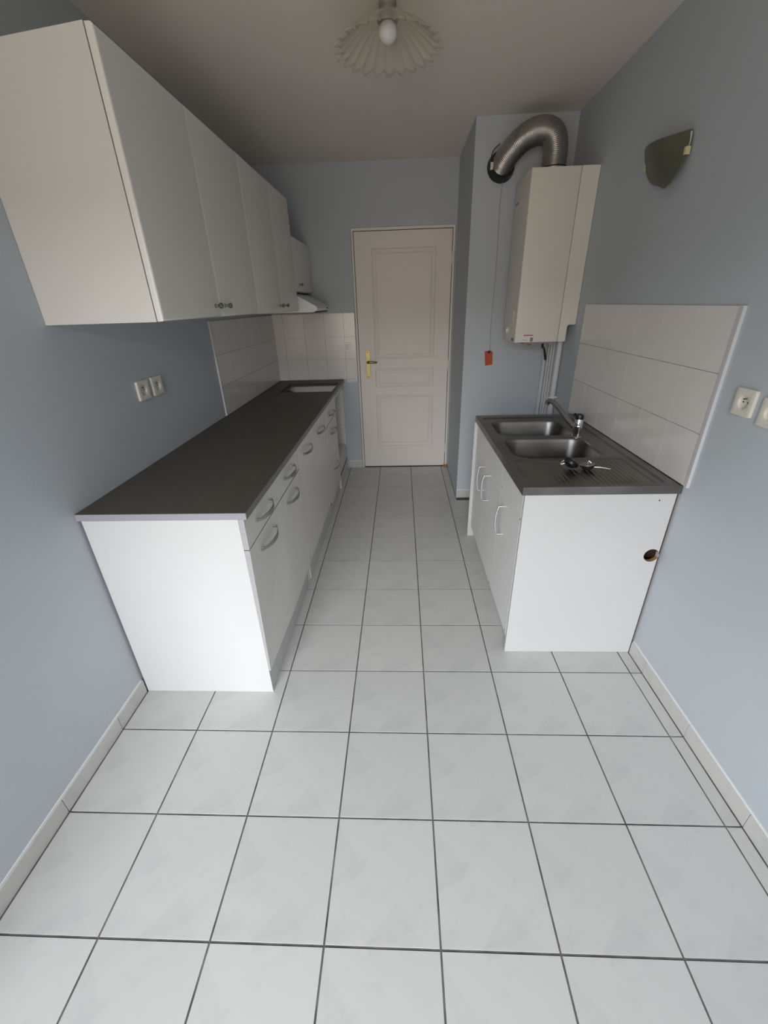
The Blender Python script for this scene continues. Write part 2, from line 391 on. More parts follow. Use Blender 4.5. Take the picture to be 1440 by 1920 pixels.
bxo('edge_strip', (XR - 0.0115, XR - 0.0002, 0.088, 0.1028, 0.862, 1.476), STRIP, s3)

# ------------------------------------------------------------------ handles and knobs
def strap_handle(parent, xf, yc, z, wd=0.205):
    """horizontal bow handle on a face looking to +x"""
    bm = bmesh.new(); n = 22; rr = []
    for k in range(n + 1):
        t = k / n; s = math.sin(PI * t)
        y = yc - wd / 2 + wd * t; out = 0.0045 + 0.030 * s ** 0.8; hh = 0.004 + 0.0055 * s
        dx = 0.0016
        rr.append([bm.verts.new((xf + out - dx, y, z - hh)), bm.verts.new((xf + out + dx, y, z - hh)), bm.verts.new((xf + out + dx, y, z + hh)), bm.verts.new((xf + out - dx, y, z + hh))])
    for a, b in zip(rr, rr[1:]):
        for k in range(4): bm.faces.new((a[k], a[(k + 1) % 4], b[(k + 1) % 4], b[k]))
    bm.faces.new(rr[0]); bm.faces.new(rr[-1][::-1])
    for sgn in (-1, 1):
        tube(bm, [(xf + 0.0003, yc + sgn * wd * 0.40, z), (xf + 0.016, yc + sgn * wd * 0.40, z)], 0.0045, 12)
    return obj('handle', bm, SATIN, parent, smooth=True, label='satin metal bow handle')
def rod_handle(parent, xf, y, z0, z1):
    """vertical thin bow handle on a face looking to -x"""
    h = z1 - z0
    pts = [(xf - 0.0003, y, z0), (xf - 0.020, y, z0), (xf - 0.025, y, z0 + 0.006), (xf - 0.031, y, z0 + h * 0.25), (xf - 0.034, y, z0 + h * 0.5), (xf - 0.031, y, z0 + h * 0.75), (xf - 0.025, y, z1 - 0.006), (xf - 0.020, y, z1), (xf - 0.0003, y, z1)]
    bm = bmesh.new(); tube(bm, smooth_path(pts, 5), 0.0042, 12)
    for z in (z0, z1): tube(bm, [(xf - 0.0003, y, z), (xf - 0.016, y, z)], 0.0058, 14)
    return obj('handle', bm, CHROME, parent, smooth=True, label='thin chrome bow handle')
def knob(parent, xf, y, z):
    bm = bmesh.new()
    lathe(bm, (xf + 0.0003, y, z), (1, 0, 0), [(0, 0.0075), (0.003, 0.0075), (0.006, 0.0045), (0.013, 0.004), (0.017, 0.0075), (0.022, 0.0112), (0.027, 0.0112), (0.031, 0.008), (0.033, 0.003)], 20)
    return obj('knob', bm, PEWTER, parent, smooth=True, label='dark pewter knob')
def dot(parent, p, axis, r=0.004, name='screw_hole'):
    bm = bmesh.new(); lathe(bm, p, axis, [(0, r), (0.0006, r)], 12); return obj(name, bm, DARK, parent)

# ------------------------------------------------------------------ left base cabinets
XF = -0.028          # face of the fronts
CT = 0.8565          # carcass top
XBK = -0.611
def carcass(root, y0, y1, z0=0.0, top_open=False, xf=-0.0475, near=None):
    t = 0.016
    bm = bmesh.new(); box(bm, XBK, xf, y0 + 0.0005, y0 + t, z0 + 0.0008, CT)
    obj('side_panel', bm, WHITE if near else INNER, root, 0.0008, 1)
    bm = bmesh.new(); box(bm, XBK, xf, y1 - t, y1 - 0.0005, z0 + 0.0008, CT)
    sp = obj('side_panel', bm, INNER, root, 0.0008, 1)
    bxo('back_panel', (XBK, XBK + 0.004, y0 + t + 0.0003, y1 - t - 0.0003, 0.10, CT), INNER, root)
    bxo('bottom_panel', (XBK + 0.0045, xf, y0 + t + 0.0003, y1 - t - 0.0003, 0.112, 0.128), INNER, root)
    return sp
def front(root, name, y0, y1, z0, z1, xf=XF, x1=None, handle=None, tilt=0.0):
    xb = xf - 0.019 if x1 is None else x1
    bm = bmesh.new(); vs = box(bm, xb, xf, y0 + 0.0012, y1 - 0.0012, z0 + 0.0012, z1 - 0.0012)
    if tilt:
        for v in vs:
            if v.co.z < (z0 + z1) / 2 and v.co.y < (y0 + y1) / 2: v.co.x -= tilt
    near = y0 < 0
    bm.normal_update()
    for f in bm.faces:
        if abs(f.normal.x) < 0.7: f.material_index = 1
    o = obj(name, bm, [FOIL, NEARBAND if near else GAPSHADE], root, 0.0006, 1)
    if handle: strap_handle(o, xf, handle[0], handle[1])
    return o
gl = 'white base cupboards under the grey worktop'
A = tag(empty('base_cabinet', (-0.32, 0.294, 0)), 'nearest white base cupboard with two drawers over two doors and blank end panel', 'cabinet', gl)
carcass(A, -0.121, 0.709, near=True)
for y0, y1 in ((-0.121, 0.296), (0.296, 0.709)):
    yc = (y0 + y1) / 2
    front(A, 'drawer', y0, y1, 0.728, 0.853, handle=(yc, 0.791))
    front(A, 'door', y0, y1, 0.126, 0.726, handle=(yc, 0.664), tilt=0.012 if y0 < 0 else 0.0)
bxo('plinth', (-0.065, -0.049, -0.104, 0.692, 0.001, 0.111), WHITE, A, 0.001, 1)
B = tag(empty('base_cabinet', (-0.32, 1.138, 0)), 'white base cupboard with two full-height doors, in the middle of the run', 'cabinet', gl)
carcass(B, 0.711, 1.564)
front(B, 'door', 0.711, 1.139, 0.126, 0.853, handle=(0.93, 0.768)); front(B, 'door', 1.139, 1.564, 0.126, 0.853, handle=(1.365, 0.762))
bxo('plinth', (-0.060, -0.040, 0.728, 1.547, 0.001, 0.111), WHITE, B, 0.001, 1)
C_ = tag(empty('base_cabinet', (-0.32, 1.85, 0)), 'white base cupboard with three stacked drawers next to the open oven niche', 'cabinet', gl)
carcass(C_, 1.566, 2.128)
front(C_, 'drawer', 1.566, 2.128, 0.702, 0.853, handle=(1.86, 0.76)); front(C_, 'drawer', 1.566, 2.128, 0.4015, 0.700, handle=(1.885, 0.612)); front(C_, 'drawer', 1.566, 2.128, 0.100, 0.4005, handle=(1.89, 0.318))
bxo('plinth', (-0.058, -0.042, 1.583, 2.111, 0.001, 0.098), WHITE, C_, 0.001, 1)
D = tag(empty('oven_housing', (-0.32, 2.40, 0)), 'open white oven housing without its oven, at the far end by the door', 'cabinet')
sp = carcass(D, 2.130, 2.670, xf=-0.030)
bxo('top_rail', (-0.048, -0.030, 2.147, 2.653, 0.800, 0.8555), WHITE, D, 0.001, 1)
bxo('shelf', (XBK + 0.005, -0.034, 2.147, 2.653, 0.246, 0.262), INNER, D, 0.001, 1)
bxo('lower_front', (-0.048, -0.030, 2.147, 2.653, 0.001, 0.244), WHITE, D, 0.001, 1)
bm = bmesh.new()
for z in (0.36, 0.42, 0.48, 0.54, 0.60, 0.66, 0.72):
    for x in (-0.075, -0.52): lathe(bm, (x, 2.6540, z), (0, -1, 0), [(0, 0.0028), (0.0005, 0.0028)], 8)
for x in (-0.44, -0.37, -0.14, -0.09): lathe(bm, (x, 2.6540, 0.835 if x in (-0.37, -0.14) else 0.845), (0, -1, 0), [(0, 0.005), (0.0006, 0.005)], 8)
ph = obj('pin_holes', bm, DARK, D); ph['kind'] = 'stuff'
bm = bmesh.new(); tube(bm, smooth_path([(-0.55, 2.50, 0.30), (-0.55, 2.50, 0.70), (-0.53, 2.53, 0.80), (-0.49, 2.58, 0.79)], 6), 0.009, 10)
tag(obj('gas_pipe_end', bm, COPPER, base=(-0.55, 2.50, 0.30), smooth=True), 'copper pipe end inside the hob cut-out at the back left', 'pipe')

# worktop with the hob cut-out
WX = (-0.6212, -0.0135)
bm = bmesh.new()
cut = rrect(-0.478, -0.040, 2.075, 2.500, 0.004, 2)
plate(bm, 'z', 0.8575, 0.8825, rect(WX[0], WX[1], -0.126, YB - 0.0005), [cut], 1)
wt = tag(obj('worktop', bm, [TOP, CHIP], base=(-0.32, 1.2, 0.8575)), 'long dark grey laminate worktop with an empty hob cut-out at its far end', 'worktop')
bxo('edge_band', (WX[0], WX[1] + 0.001, -0.1285, -0.1262, 0.8575, 0.8826), BAND, wt, label='pale lavender-grey edge strip on the near end')
bxo('edge_band', (WX[1] + 0.0001, WX[1] + 0.002, -0.1262, YB - 0.001, 0.8575, 0.8824), FRONTBAND, wt, label='grey edge strip along the front')

# ------------------------------------------------------------------ wall cupboards, left
XU = -0.230
def wall_cab(y0, y1, z0, z1, label, doors, group, knobs, near=False):
    root = tag(empty('wall_cabinet', (XL + 0.19, (y0 + y1) / 2, z0)), label, 'cabinet', group)
    t = 0.016; xb, xf = XL + 0.001, -0.2535
    for a, b in ((y0 + 0.0005, y0 + t), (y1 - t, y1 - 0.0005)):
        bm = bmesh.new()
        for v in box(bm, xb, xf, a, b, z0, z1):
            if near and v.co.z > z1 - 0.01 and v.co.x < xf - 0.01: v.co.z -= 0.034   # tops fall slightly towards the wall
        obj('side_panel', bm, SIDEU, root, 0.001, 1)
    bxo('bottom_panel', (xb, xf, y0 + t + 0.0002, y1 - t - 0.0002, z0 + 0.0005, z0 + t), INNER, root)
    bm = bmesh.new()
    for v in box(bm, xb, xf, y0 + t + 0.0002, y1 - t - 0.0002, z1 - t, z1 - 0.0005):
        if near and v.co.x < xf - 0.01: v.co.z -= 0.034
    obj('top_panel', bm, INNER, root)
    for (a, b), ky in zip(doors, knobs):
        bm = bmesh.new(); box(bm, xf + 0.0025, XU, a + 0.0012, b - 0.0012, z0 + 0.001, z1 - 0.001)
        ed = [e for e in bm.edges if all(v.co.x > XU - 1e-5 for v in e.verts)]
        bmesh.ops.bevel(bm, geom=ed, offset=0.0085, segments=5, affect='EDGES', profile=0.5)
        o = obj('door', bm, FOIL, root, smooth=True)
        knob(o, XU, ky[0], ky[1])
    return root
gu = 'white wall cupboards above the worktop'
wall_cab(0.050, 1.070, 1.481, 2.163, 'nearest white wall cupboard with two tall doors and blank end panel', ((0.052, 0.543), (0.543, 1.068)), gu, ((0.490, 1.524), (0.594, 1.524)), near=True)
wall_cab(1.0715, 2.045, 1.481, 2.163, 'second tall white wall cupboard with two doors, in the middle of the row', ((1.072, 1.575), (1.575, 2.044)), gu, ((1.508, 1.518), (1.632, 1.518)), near=True)
wall_cab(2.047, 2.672, 1.606, 1.955, 'small low white wall cupboard above the extractor hood', ((2.049, 2.671),), gu, ((2.150, 1.655),))

# extractor hood
hd = tag(empty('extractor_hood', (-0.36, 2.38, 1.47)), 'white visor extractor hood under the small far wall cupboard', 'hood')
prof = [(XL + 0.001, 1.467), (-0.150, 1.467), (-0.118, 1.470), (-0.100, 1.478), (-0.094, 1.490), (-0.098, 1.503), (-0.110, 1.512), (-0.150, 1.533), (-0.236, 1.580), (-0.260, 1.594), (XL + 0.001, 1.594)]
bm = bmesh.new(); plate(bm, 'y', 2.062, 2.668, prof); obj('hood_body', bm, HOODM, hd, smooth=True)
bxo('grease_filter', (XL + 0.06, -0.155, 2.10, 2.63, 1.4615, 1.4665), FILTER, hd, 0.001, 1)
bxo('front_lip', (-0.150, -0.112, 2.08, 2.64, 1.4600, 1.4668), FILTER, hd, 0.001, 1)
bxo('slide_switch', (-0.0940, -0.0905, 2.50, 2.56, 1.486, 1.493), DARK, hd)

# ------------------------------------------------------------------ sockets and switch
def socket(x, y, z, d, label, group, w=0.082):
    root = tag(empty('wall_socket', (x, y, z)), label, 'socket', group)
    h = 0.082
    bm = bmesh.new(); a, b = sorted((x + d * 0.0005, x + d * 0.011)); plate(bm, 'x', a, b, rrect(y - w / 2, y + w / 2, z - h / 2, z + h / 2, 0.005, 3), [circ(y, z, 0.0205)])
    obj('cover_plate', bm, CREAM, root, 0.0012, 2, smooth=True)
    bm = bmesh.new(); a, b = sorted((x + d * 0.0006, x + d * 0.0025)); plate(bm, 'x', a, b, circ(y, z, 0.0203)); obj('recess', bm, CREAM, root)
    for k in (-1, 1):
        bm = bmesh.new(); lathe(bm, (x + d * 0.0026, y + k * 0.0095, z), (d, 0, 0), [(0, 0.0028), (0.0006, 0.0028)], 10); obj('pin_hole', bm, DARK, root)
    bm = bmesh.new(); tube(bm, [(x + d * 0.0026, y, z + 0.011), (x + d * 0.012, y, z + 0.011)], 0.0024, 10); obj('earth_pin', bm, SATIN, root)
    return root
socket(XL, 0.470, 1.199, 1, 'cream wall socket on the left wall, the one nearer the viewer', 'sockets above the worktop', 0.088)
socket(XL, 0.587, 1.199, 1, 'cream wall socket on the left wall, the one farther from the viewer', 'sockets above the worktop', 0.088)
socket(XR, -0.037, 1.206, -1, 'cream wall socket on the right wall, the one beside the tiles', 'sockets on the right wall', 0.080)
socket(XR, -0.148, 1.196, -1, 'pale socket on the right wall cut off by the picture edge', 'sockets on the right wall', 0.080)
sw = tag(empty('light_switch', (0.036, YB - 0.008, 1.168)), 'small white light switch on the tiles left of the door', 'switch')
bm = bmesh.new(); plate(bm, 'y', YB - 0.017, YB - 0.0083, rrect(0.006, 0.072, 1.132, 1.204, 0.004, 3)); obj('cover_plate', bm, WTILE, sw, 0.001, 1)
bm = bmesh.new(); plate(bm, 'y', YB - 0.020, YB - 0.0172, rrect(0.020, 0.058, 1.146, 1.190, 0.002, 2)); obj('rocker', bm, CREAM, sw, 0.001, 1)

# ------------------------------------------------------------------ sink base cabinet
SY0, SY1, SF = 0.125, 1.262, 1.009
sc = tag(empty('sink_cabinet', (1.30, 0.69, 0)), 'white three-door base cupboard under the steel sink with round hole in end panel', 'cabinet')
bm = bmesh.new(); plate(bm, 'y', SY0, SY0 + 0.018, rect(SF + 0.0005, XR - 0.010, 0.001, 0.8255), [circ(1.562, 0.541, 0.0305)], 1)
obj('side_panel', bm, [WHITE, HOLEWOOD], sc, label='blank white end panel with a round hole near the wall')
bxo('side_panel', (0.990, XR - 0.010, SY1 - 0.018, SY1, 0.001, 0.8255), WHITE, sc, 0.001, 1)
bxo('bottom_panel', (1.032, XR - 0.012, SY0 + 0.0185, SY1 - 0.0185, 0.085, 0.101), INNER, sc)
bxo('back_panel', (XR - 0.009, XR - 0.005, SY0 + 0.0005, SY1 - 0.0005, 0.002, 0.824), CHIP, sc)
bxo('plinth', (1.034, 1.050, SY0 + 0.0185, SY1 - 0.0185, 0.001, 0.084), WHITE, sc)
for y0, y1, hy in ((SY0 + 0.0185, 0.505, 0.420), (0.505, 0.885, 0.812), (0.885, SY1 - 0.0185, 0.958)):
    bm = bmesh.new(); box(bm, SF, SF + 0.018, y0 + 0.0008, y1 - 0.0008, 0.088, 0.823)
    o = obj('door', bm, RDOOR, sc, 0.0012, 2, smooth=True); rod_handle(o, SF, hy, 0.481, 0.632)
    if y0 < 0.2:
        dot(o, (SF - 0.0002, 0.147, 0.706), (-1, 0, 0)); dot(o, (SF - 0.0002, 0.160, 0.104), (-1, 0, 0)); dot(o, (SF - 0.0002, 0.495, 0.700), (-1, 0, 0), 0.0035)
    elif y0 < 0.6: dot(o, (SF - 0.0002, 0.545, 0.098), (-1, 0, 0))
dot(sc, (1.530, SY0 - 0.0002, 0.795), (0, -1, 0), 0.003)
for x in (1.035, 1.085, 1.50):
    bxo('glide', (x, x + 0.010, SY0 - 0.003, SY0 + 0.012, 0.0003, 0.0009), WHITE, sc)

# ------------------------------------------------------------------ stainless sink top: one pressed sheet
X0, X1, Y0, Y1, ZS = 0.9955, XR - 0.0012, 0.1165, 1.268, 0.860
def sdf_rr(x, y, cx, cy, hx, hy, r):
    qx, qy = abs(x - cx) - hx + r, abs(y - cy) - hy + r
    return math.hypot(max(qx, 0), max(qy, 0)) + min(max(qx, qy), 0) - r
def sst(a, b, x):
    t = min(max((x - a) / (b - a), 0), 1); return t * t * (3 - 2 * t)
BOWLS = ((1.262, 0.985, 0.200, 0.150, 0.075), (1.262, 0.622, 0.200, 0.150, 0.075))
def sink_h(x, y):
    z = ZS
    # flat raised rim, pressed field inside it
    d = sdf_rr(x, y, (X0 + 0.030 + X1 - 0.045) / 2, (Y0 + 0.022 + Y1 - 0.050) / 2, (X1 - 0.045 - X0 - 0.030) / 2, (Y1 - 0.050 - Y0 - 0.022) / 2, 0.03)
    z -= 0.006 * (1 - sst(-0.009, 0.0, d))
    which = 0
    for k, (cx, cy, hx, hy, r) in enumerate(BOWLS):
        b = sdf_rr(x, y, cx, cy, hx, hy, r)
        if b < 0.006:
            dep = 0.150 * sst(0.006, -0.030, b) ** 0.9 + 0.010 * sst(-0.02, -0.14, b)
            z -= dep
            if b < -0.001: which = k + 1
    if y < 0.462:                                   # drainer
        e = sdf_rr(x, y, (X0 + 0.045 + X1 - 0.075) / 2, 0.300, (X1 - 0.075 - X0 - 0.045) / 2, 0.156, 0.02)
        z -= 0.004 * (1 - sst(-0.008, 0.0, e))
        if 1.085 < x < 1.515 and e < -0.012:
            am = sst(-0.012, -0.035, e) * sst(1.085, 1.12, x) * sst(1.515, 1.49, x)
            z += 0.0026 * am * (0.5 + 0.5 * math.cos(2 * PI * x / 0.0195))
        if e < -0.004: which = 3
    return z, which
NX, NY = 200, 380
bmd = [bmesh.new() for _ in range(4)]
grid = [[None] * (NY + 1) for _ in range(NX + 1)]
for i in range(NX + 1):
    for j in range(NY + 1):
        x = X0 + (X1 - X0) * i / NX; y = Y0 + (Y1 - Y0) * j / NY
        z, wch = sink_h(x, y); grid[i][j] = (x, y, z, wch)
vid = [dict() for _ in range(4)]
def gv(k, i, j):
    if (i, j) not in vid[k]: vid[k][(i, j)] = bmd[k].verts.new(grid[i][j][:3])
    return vid[k][(i, j)]
for i in range(NX):
    for j in range(NY):
        k = grid[i][j][3]
        bmd[k].faces.new((gv(k, i, j), gv(k, i + 1, j), gv(k, i + 1, j + 1), gv(k, i, j + 1)))
# folded-down edge of the sheet, 34 mm
b0 = bmd[0]; zl = 0.8262
def skirt(cells):
    lo = [b0.verts.new((grid[i][j][0], grid[i][j][1], zl)) for i, j in cells]
    for a in range(len(cells) - 1):
        b0.faces.new((gv(0, *cells[a]), gv(0, *cells[a + 1]), lo[a + 1], lo[a]))
skirt([(i, 0) for i in range(NX + 1)]); skirt([(0, j) for j in range(NY, -1, -1)]); skirt([(i, NY) for i in range(NX, -1, -1)]); skirt([(NX, j) for j in range(NY + 1)])
def raw(name, bm, m, parent=None, base=None, label=None):
    o = obj(name, bm, m, parent, 0, base=base, label=label)
    for p in o.data.polygons: p.use_smooth = True
    o.data.set_sharp_from_angle(angle=math.radians(70)); return o
sk = tag(raw('sink', b0, STEEL, base=(1.30, 0.69, 0.8262)), 'stainless steel double-bowl sink top with ribbed drainer, on the right cabinet', 'sink')
for k in (1, 2): raw('bowl', bmd[k], STEEL, sk)
raw('drainer', bmd[3], STEEL, sk, label='ribbed draining board')
for cx, cy in ((1.262, 0.985), (1.262, 0.622)):
    bm = bmesh.new(); lathe(bm, (cx, cy, ZS - 0.1660), (0, 0, 1), [(0, 0.040), (0.003, 0.038), (0.0032, 0.022), (0.001, 0.018)], 24); obj('drain', bm, CHROME, sk, smooth=True)
bm = bmesh.new(); lathe(bm, (1.200, 0.140, ZS - 0.008), (0, 0, 1), [(0, 0.006), (0.005, 0.006), (0.007, 0.003)], 14); obj('cover_cap', bm, CHROME, sk, smooth=True)

# tap
TX, TY, TZ = 1.444, 0.7885, ZS - 0.0058
tp = tag(empty('mixer_tap', (TX, TY, TZ)), 'chrome mixer tap with long swivel spout turned to the far bowl', 'tap')
bm = bmesh.new(); lathe(bm, (TX, TY, TZ), (0, 0, 1), [(0, 0.024), (0.004, 0.025), (0.007, 0.022), (0.016, 0.0215), (0.030, 0.0205), (0.034, 0.022), (0.060, 0.0215), (0.062, 0.0195), (0.064, 0.0215), (0.090, 0.0215), (0.096, 0.020)], 28)
obj('body', bm, CHROME, tp, smooth=True)
bm = bmesh.new(); lathe(bm, (TX, TY, TZ + 0.0962), (0, 0, 1), [(0, 0.020), (0.010, 0.021), (0.022, 0.018), (0.027, 0.009)], 24)
tube(bm, smooth_path([(TX, TY, TZ + 0.106), (TX - 0.006, TY + 0.014, TZ + 0.112), (TX - 0.014, TY + 0.034, TZ + 0.113)], 6), 0.007, 12)
obj('lever', bm, BLACKP, tp, smooth=True, label='dark lever cap')
bm = bmesh.new()
pts = smooth_path([(TX - 0.012, TY + 0.018, TZ + 0.050), (TX - 0.030, TY + 0.055, TZ + 0.072), (TX - 0.052, TY + 0.105, TZ + 0.105), (TX - 0.078, TY + 0.160, TZ + 0.140), (TX - 0.090, TY + 0.182, TZ + 0.150), (TX - 0.102, TY + 0.200, TZ + 0.146), (TX - 0.106, TY + 0.206, TZ + 0.132)], 6)
tube(bm, pts, 0.0135, 18); obj('spout', bm, SATIN, tp, smooth=True)

# plugs on the drainer
def plug(x, y, ang, label, tilt, chain):
    z = ZS - 0.0083; root = tag(empty('sink_plug', (x, y, z)), label, 'plug', 'sink plugs on the drainer')
    a = Vector((math.sin(tilt) * math.cos(ang), math.sin(tilt) * math.sin(ang), math.cos(tilt)))
    o = Vector((x, y, z + 0.003 + 0.024 * math.sin(tilt)))
    bm = bmesh.new(); lathe(bm, o, a, [(0, 0.019), (0.003, 0.022), (0.012, 0.024), (0.013, 0.031), (0.017, 0.032), (0.0185, 0.030)], 26); obj('rubber_stopper', bm, BLACKP, root, smooth=True)
    bm = bmesh.new(); lathe(bm, o + a * 0.0187, a, [(0, 0.028), (0.002, 0.027), (0.0025, 0.008), (0.006, 0.004), (0.014, 0.004)], 24)
    obj('metal_cap', bm, SATIN, root, smooth=True)
    bm = bmesh.new(); r = 0.0030
    for p in smooth_path(chain, 7):
        bmesh.ops.create_icosphere(bm, subdivisions=1, radius=r, matrix=Matrix.Translation(p))
    obj('ball_chain', bm, CHROME, root, smooth=True, label='chrome bead chain')
zc = ZS - 0.002
plug(1.238, 0.318, 0.6, 'black sink plug lying tilted on the drainer, with curled bead chain', 0.9, [(1.252, 0.330, zc + 0.03), (1.225, 0.350, zc + 0.012), (1.222, 0.372, zc), (1.236, 0.398, zc), (1.258, 0.425, zc), (1.285, 0.440, zc)])
plug(1.318, 0.315, 2.6, 'flat steel-capped sink plug beside the tilted one on the drainer', 0.16, [(1.318, 0.317, zc + 0.034), (1.335, 0.325, zc + 0.02), (1.352, 0.332, zc + 0.002), (1.375, 0.330, zc), (1.395, 0.318, zc), (1.410, 0.310, zc)])

# ------------------------------------------------------------------ boiler on the right wall
BY0, BY1, BX0, BZ0, BZ1 = 1.456, 1.805, 1.238, 1.268, 2.140
bo = tag(empty('wall_boiler', (1.42, 1.63, BZ0)), 'tall cream-white gas boiler hung high on the right wall', 'boiler')
bm = bmesh.new(); plate(bm, 'z', BZ0, BZ1, [(1.5005, BY0), (1.5005, BY1), (BX0 + 0.010, BY1), (BX0 + 0.002, BY1 - 0.010), (BX0, BY1 - 0.03), (BX0, BY0 + 0.005), (BX0 + 0.004, BY0)])
obj('casing', bm, BOILER, bo, 0.003, 2, smooth=True)
bm = bmesh.new(); plate(bm, 'y', BY0, BY1, [(1.5025, BZ0), (1.547, BZ0), (1.550, BZ0 + 0.004), (1.550, 1.352), (1.553, 1.360), (1.561, 1.363), (XR - 0.0015, 1.363), (XR - 0.0015, BZ1), (1.5025, BZ1)])
obj('rear_casing', bm, BOILER, bo, 0.0012, 1, smooth=True)
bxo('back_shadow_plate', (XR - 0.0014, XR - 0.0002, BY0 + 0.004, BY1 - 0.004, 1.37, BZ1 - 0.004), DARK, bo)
bxo('display', (BX0 - 0.003, BX0 - 0.0002, 1.535, 1.605, 1.385, 1.448), STICK, bo, 0.001, 1, label='pale control display')
bm = bmesh.new(); lathe(bm, (BX0 - 0.0002, 1.665, 1.330), (-1, 0, 0), [(0, 0.026), (0.003, 0.026), (0.004, 0.018), (0.014, 0.016), (0.016, 0.012)], 24); obj('control_knob', bm, BOILER, bo, smooth=True)
bxo('knob_mark', (BX0 - 0.0180, BX0 - 0.0164, 1.663, 1.667, 1.322, 1.342), DARK, bo)
bxo('vent_grille', (BX0 - 0.0015, BX0 - 0.0002, 1.480, 1.545, 1.274, 1.292), GREYP, bo)
bxo('maker_badge', (BX0 - 0.0015, BX0 - 0.0002, 1.69, 1.75, 2.020, 2.030), GREYP, bo, label='small grey script badge')
st = bxo('sticker', (1.280, 1.352, BY0 - 0.0008, BY0 - 0.0001, 1.271, 1.314), STICK, bo, label='small paper sticker with a red bar and a picture')
bxo('red_bar', (1.290, 1.350, BY0 - 0.0014, BY0 - 0.0009, 1.306, 1.312), STRED, st)
bxo('printed_picture', (1.332, 1.350, BY0 - 0.0014, BY0 - 0.0009, 1.273, 1.296), GREYP, st)
for z in (1.278, 1.286): bxo('text_line', (1.284, 1.318, BY0 - 0.0014, BY0 - 0.0009, z, z + 0.0015), GREYP, st)
bm = bmesh.new(); lathe(bm, (1.352, 1.53, BZ0 - 0.0002), (0, 0, -1), [(0, 0.014), (0.020, 0.013), (0.024, 0.008)], 14); obj('gas_valve', bm, ORANGE, bo, smooth=True, label='yellow-brown valve under the boiler')
bxo('underside_tray', (1.30, 1.49, BY0 + 0.01, BY1 - 0.01, BZ0 - 0.010, BZ0 - 0.0005), GREYP, bo)
bm = bmesh.new(); tube(bm, smooth_path([(1.46, 1.60, BZ0 - 0.0105), (1.47, 1.63, 1.225), (1.50, 1.68, 1.20), (1.535, 1.74, 1.13)], 6), 0.008, 10); obj('hose', bm, BLACKP, bo, smooth=True, label='black hose below the boiler')
# pipes
gp = 'pipes between the boiler and the floor'
pl = ['leftmost white pipe below the boiler, set against the boxed-out wall', 'second white pipe from the left below the boiler', 'third white pipe from the left below the boiler', 'fourth white pipe from the left below the boiler', 'fifth white pipe from the left, next to the thick one', 'thick rightmost white pipe below the boiler']
for (x, y, r, zt), lb in zip(((1.575, 1.886, 0.0155, 1.235), (1.584, 1.836, 0.0095, 1.36), (1.584, 1.783, 0.0095, 1.36), (1.584, 1.730, 0.0095, 1.36), (1.584, 1.676, 0.0095, 1.36), (1.578, 1.618, 0.0185, 1.36)), pl):
    bm = bmesh.new()
    if zt < 1.3: tube(bm, smooth_path([(x, y, -0.0012), (x, y, 0.4), (x, y, 1.15), (x - 0.006, y - 0.002, zt - 0.03), (x - 0.030, y - 0.010, zt), (x - 0.060, y - 0.020, zt + 0.016)], 6), r, 14)
    else: tube(bm, [(x, y, -0.0012), (x, y, zt)], r, 14)
    tag(obj('pipe', bm, PIPEW, base=(x, y, 0), smooth=True), lb, 'pipe', gp)
bxo('pipe_clip', (1.545, XR - 0.0005, 1.585, 1.594, 0.895, 0.903), CAULK, bpy.data.objects['pipe.005'])

# flue
fp = tag(empty('flue_pipe', (1.40, 1.64, BZ1)), 'bent corrugated aluminium flue pipe from the boiler top into the wall', 'flue')
ctrl = [(1.402, 1.640, 2.142), (1.402, 1.640, 2.20), (1.400, 1.640, 2.265), (1.382, 1.652, 2.322), (1.335, 1.682, 2.352), (1.280, 1.722, 2.352), (1.228, 1.768, 2.330), (1.188, 1.820, 2.295), (1.168, 1.862, 2.268), (1.158, 1.895, 2.250)]
pts = smooth_path(ctrl, 40); L = 0; rs = []
for i, p in enumerate(pts):
    if i: L += (p - pts[i - 1]).length
    rs.append(0.0655 + 0.0014 * math.sin(2 * PI * L / 0.0075))
bm = bmesh.new(); tube(bm, pts, rs, 40, cap=False); obj('corrugated_duct', bm, FLUE, fp, smooth='all')
bm = bmesh.new(); lathe(bm, (1.402, 1.640, 2.1405), (0, 0, 1), [(0, 0.070), (0.012, 0.070), (0.012, 0.0672), (0.030, 0.0672)], 36); obj('boiler_spigot', bm, CHROME, fp, smooth=True)
bm = bmesh.new(); tube(bm, [(1.402, 1.640, 2.170), (1.402, 1.640, 2.175)], 0.0695, 36); obj('clamp_band', bm, DARK, fp, smooth=True)
dd = (pts[-1] - pts[-12]).normalized()
bm = bmesh.new(); e0 = Vector((1.158, 1.872, 2.252))
tube(bm, [(1.160, 1.868, 2.254), (1.157, 1.9078, 2.246)], [0.076, 0.086], 36); obj('wall_collar', bm, BLACKP, fp, smooth=True, label='black rubber collar against the wall')
bxo('clip', (1.085, 1.100, 1.856, 1.866, 2.225, 2.262), STICK, fp, 0.001, 1)
bm = bmesh.new(); tube(bm, smooth_path([(1.088, 1.890, 2.235), (1.092, 1.862, 2.310), (1.130, 1.845, 2.345)], 8), 0.003, 8); obj('strap', bm, BLACKP, fp, smooth=True)
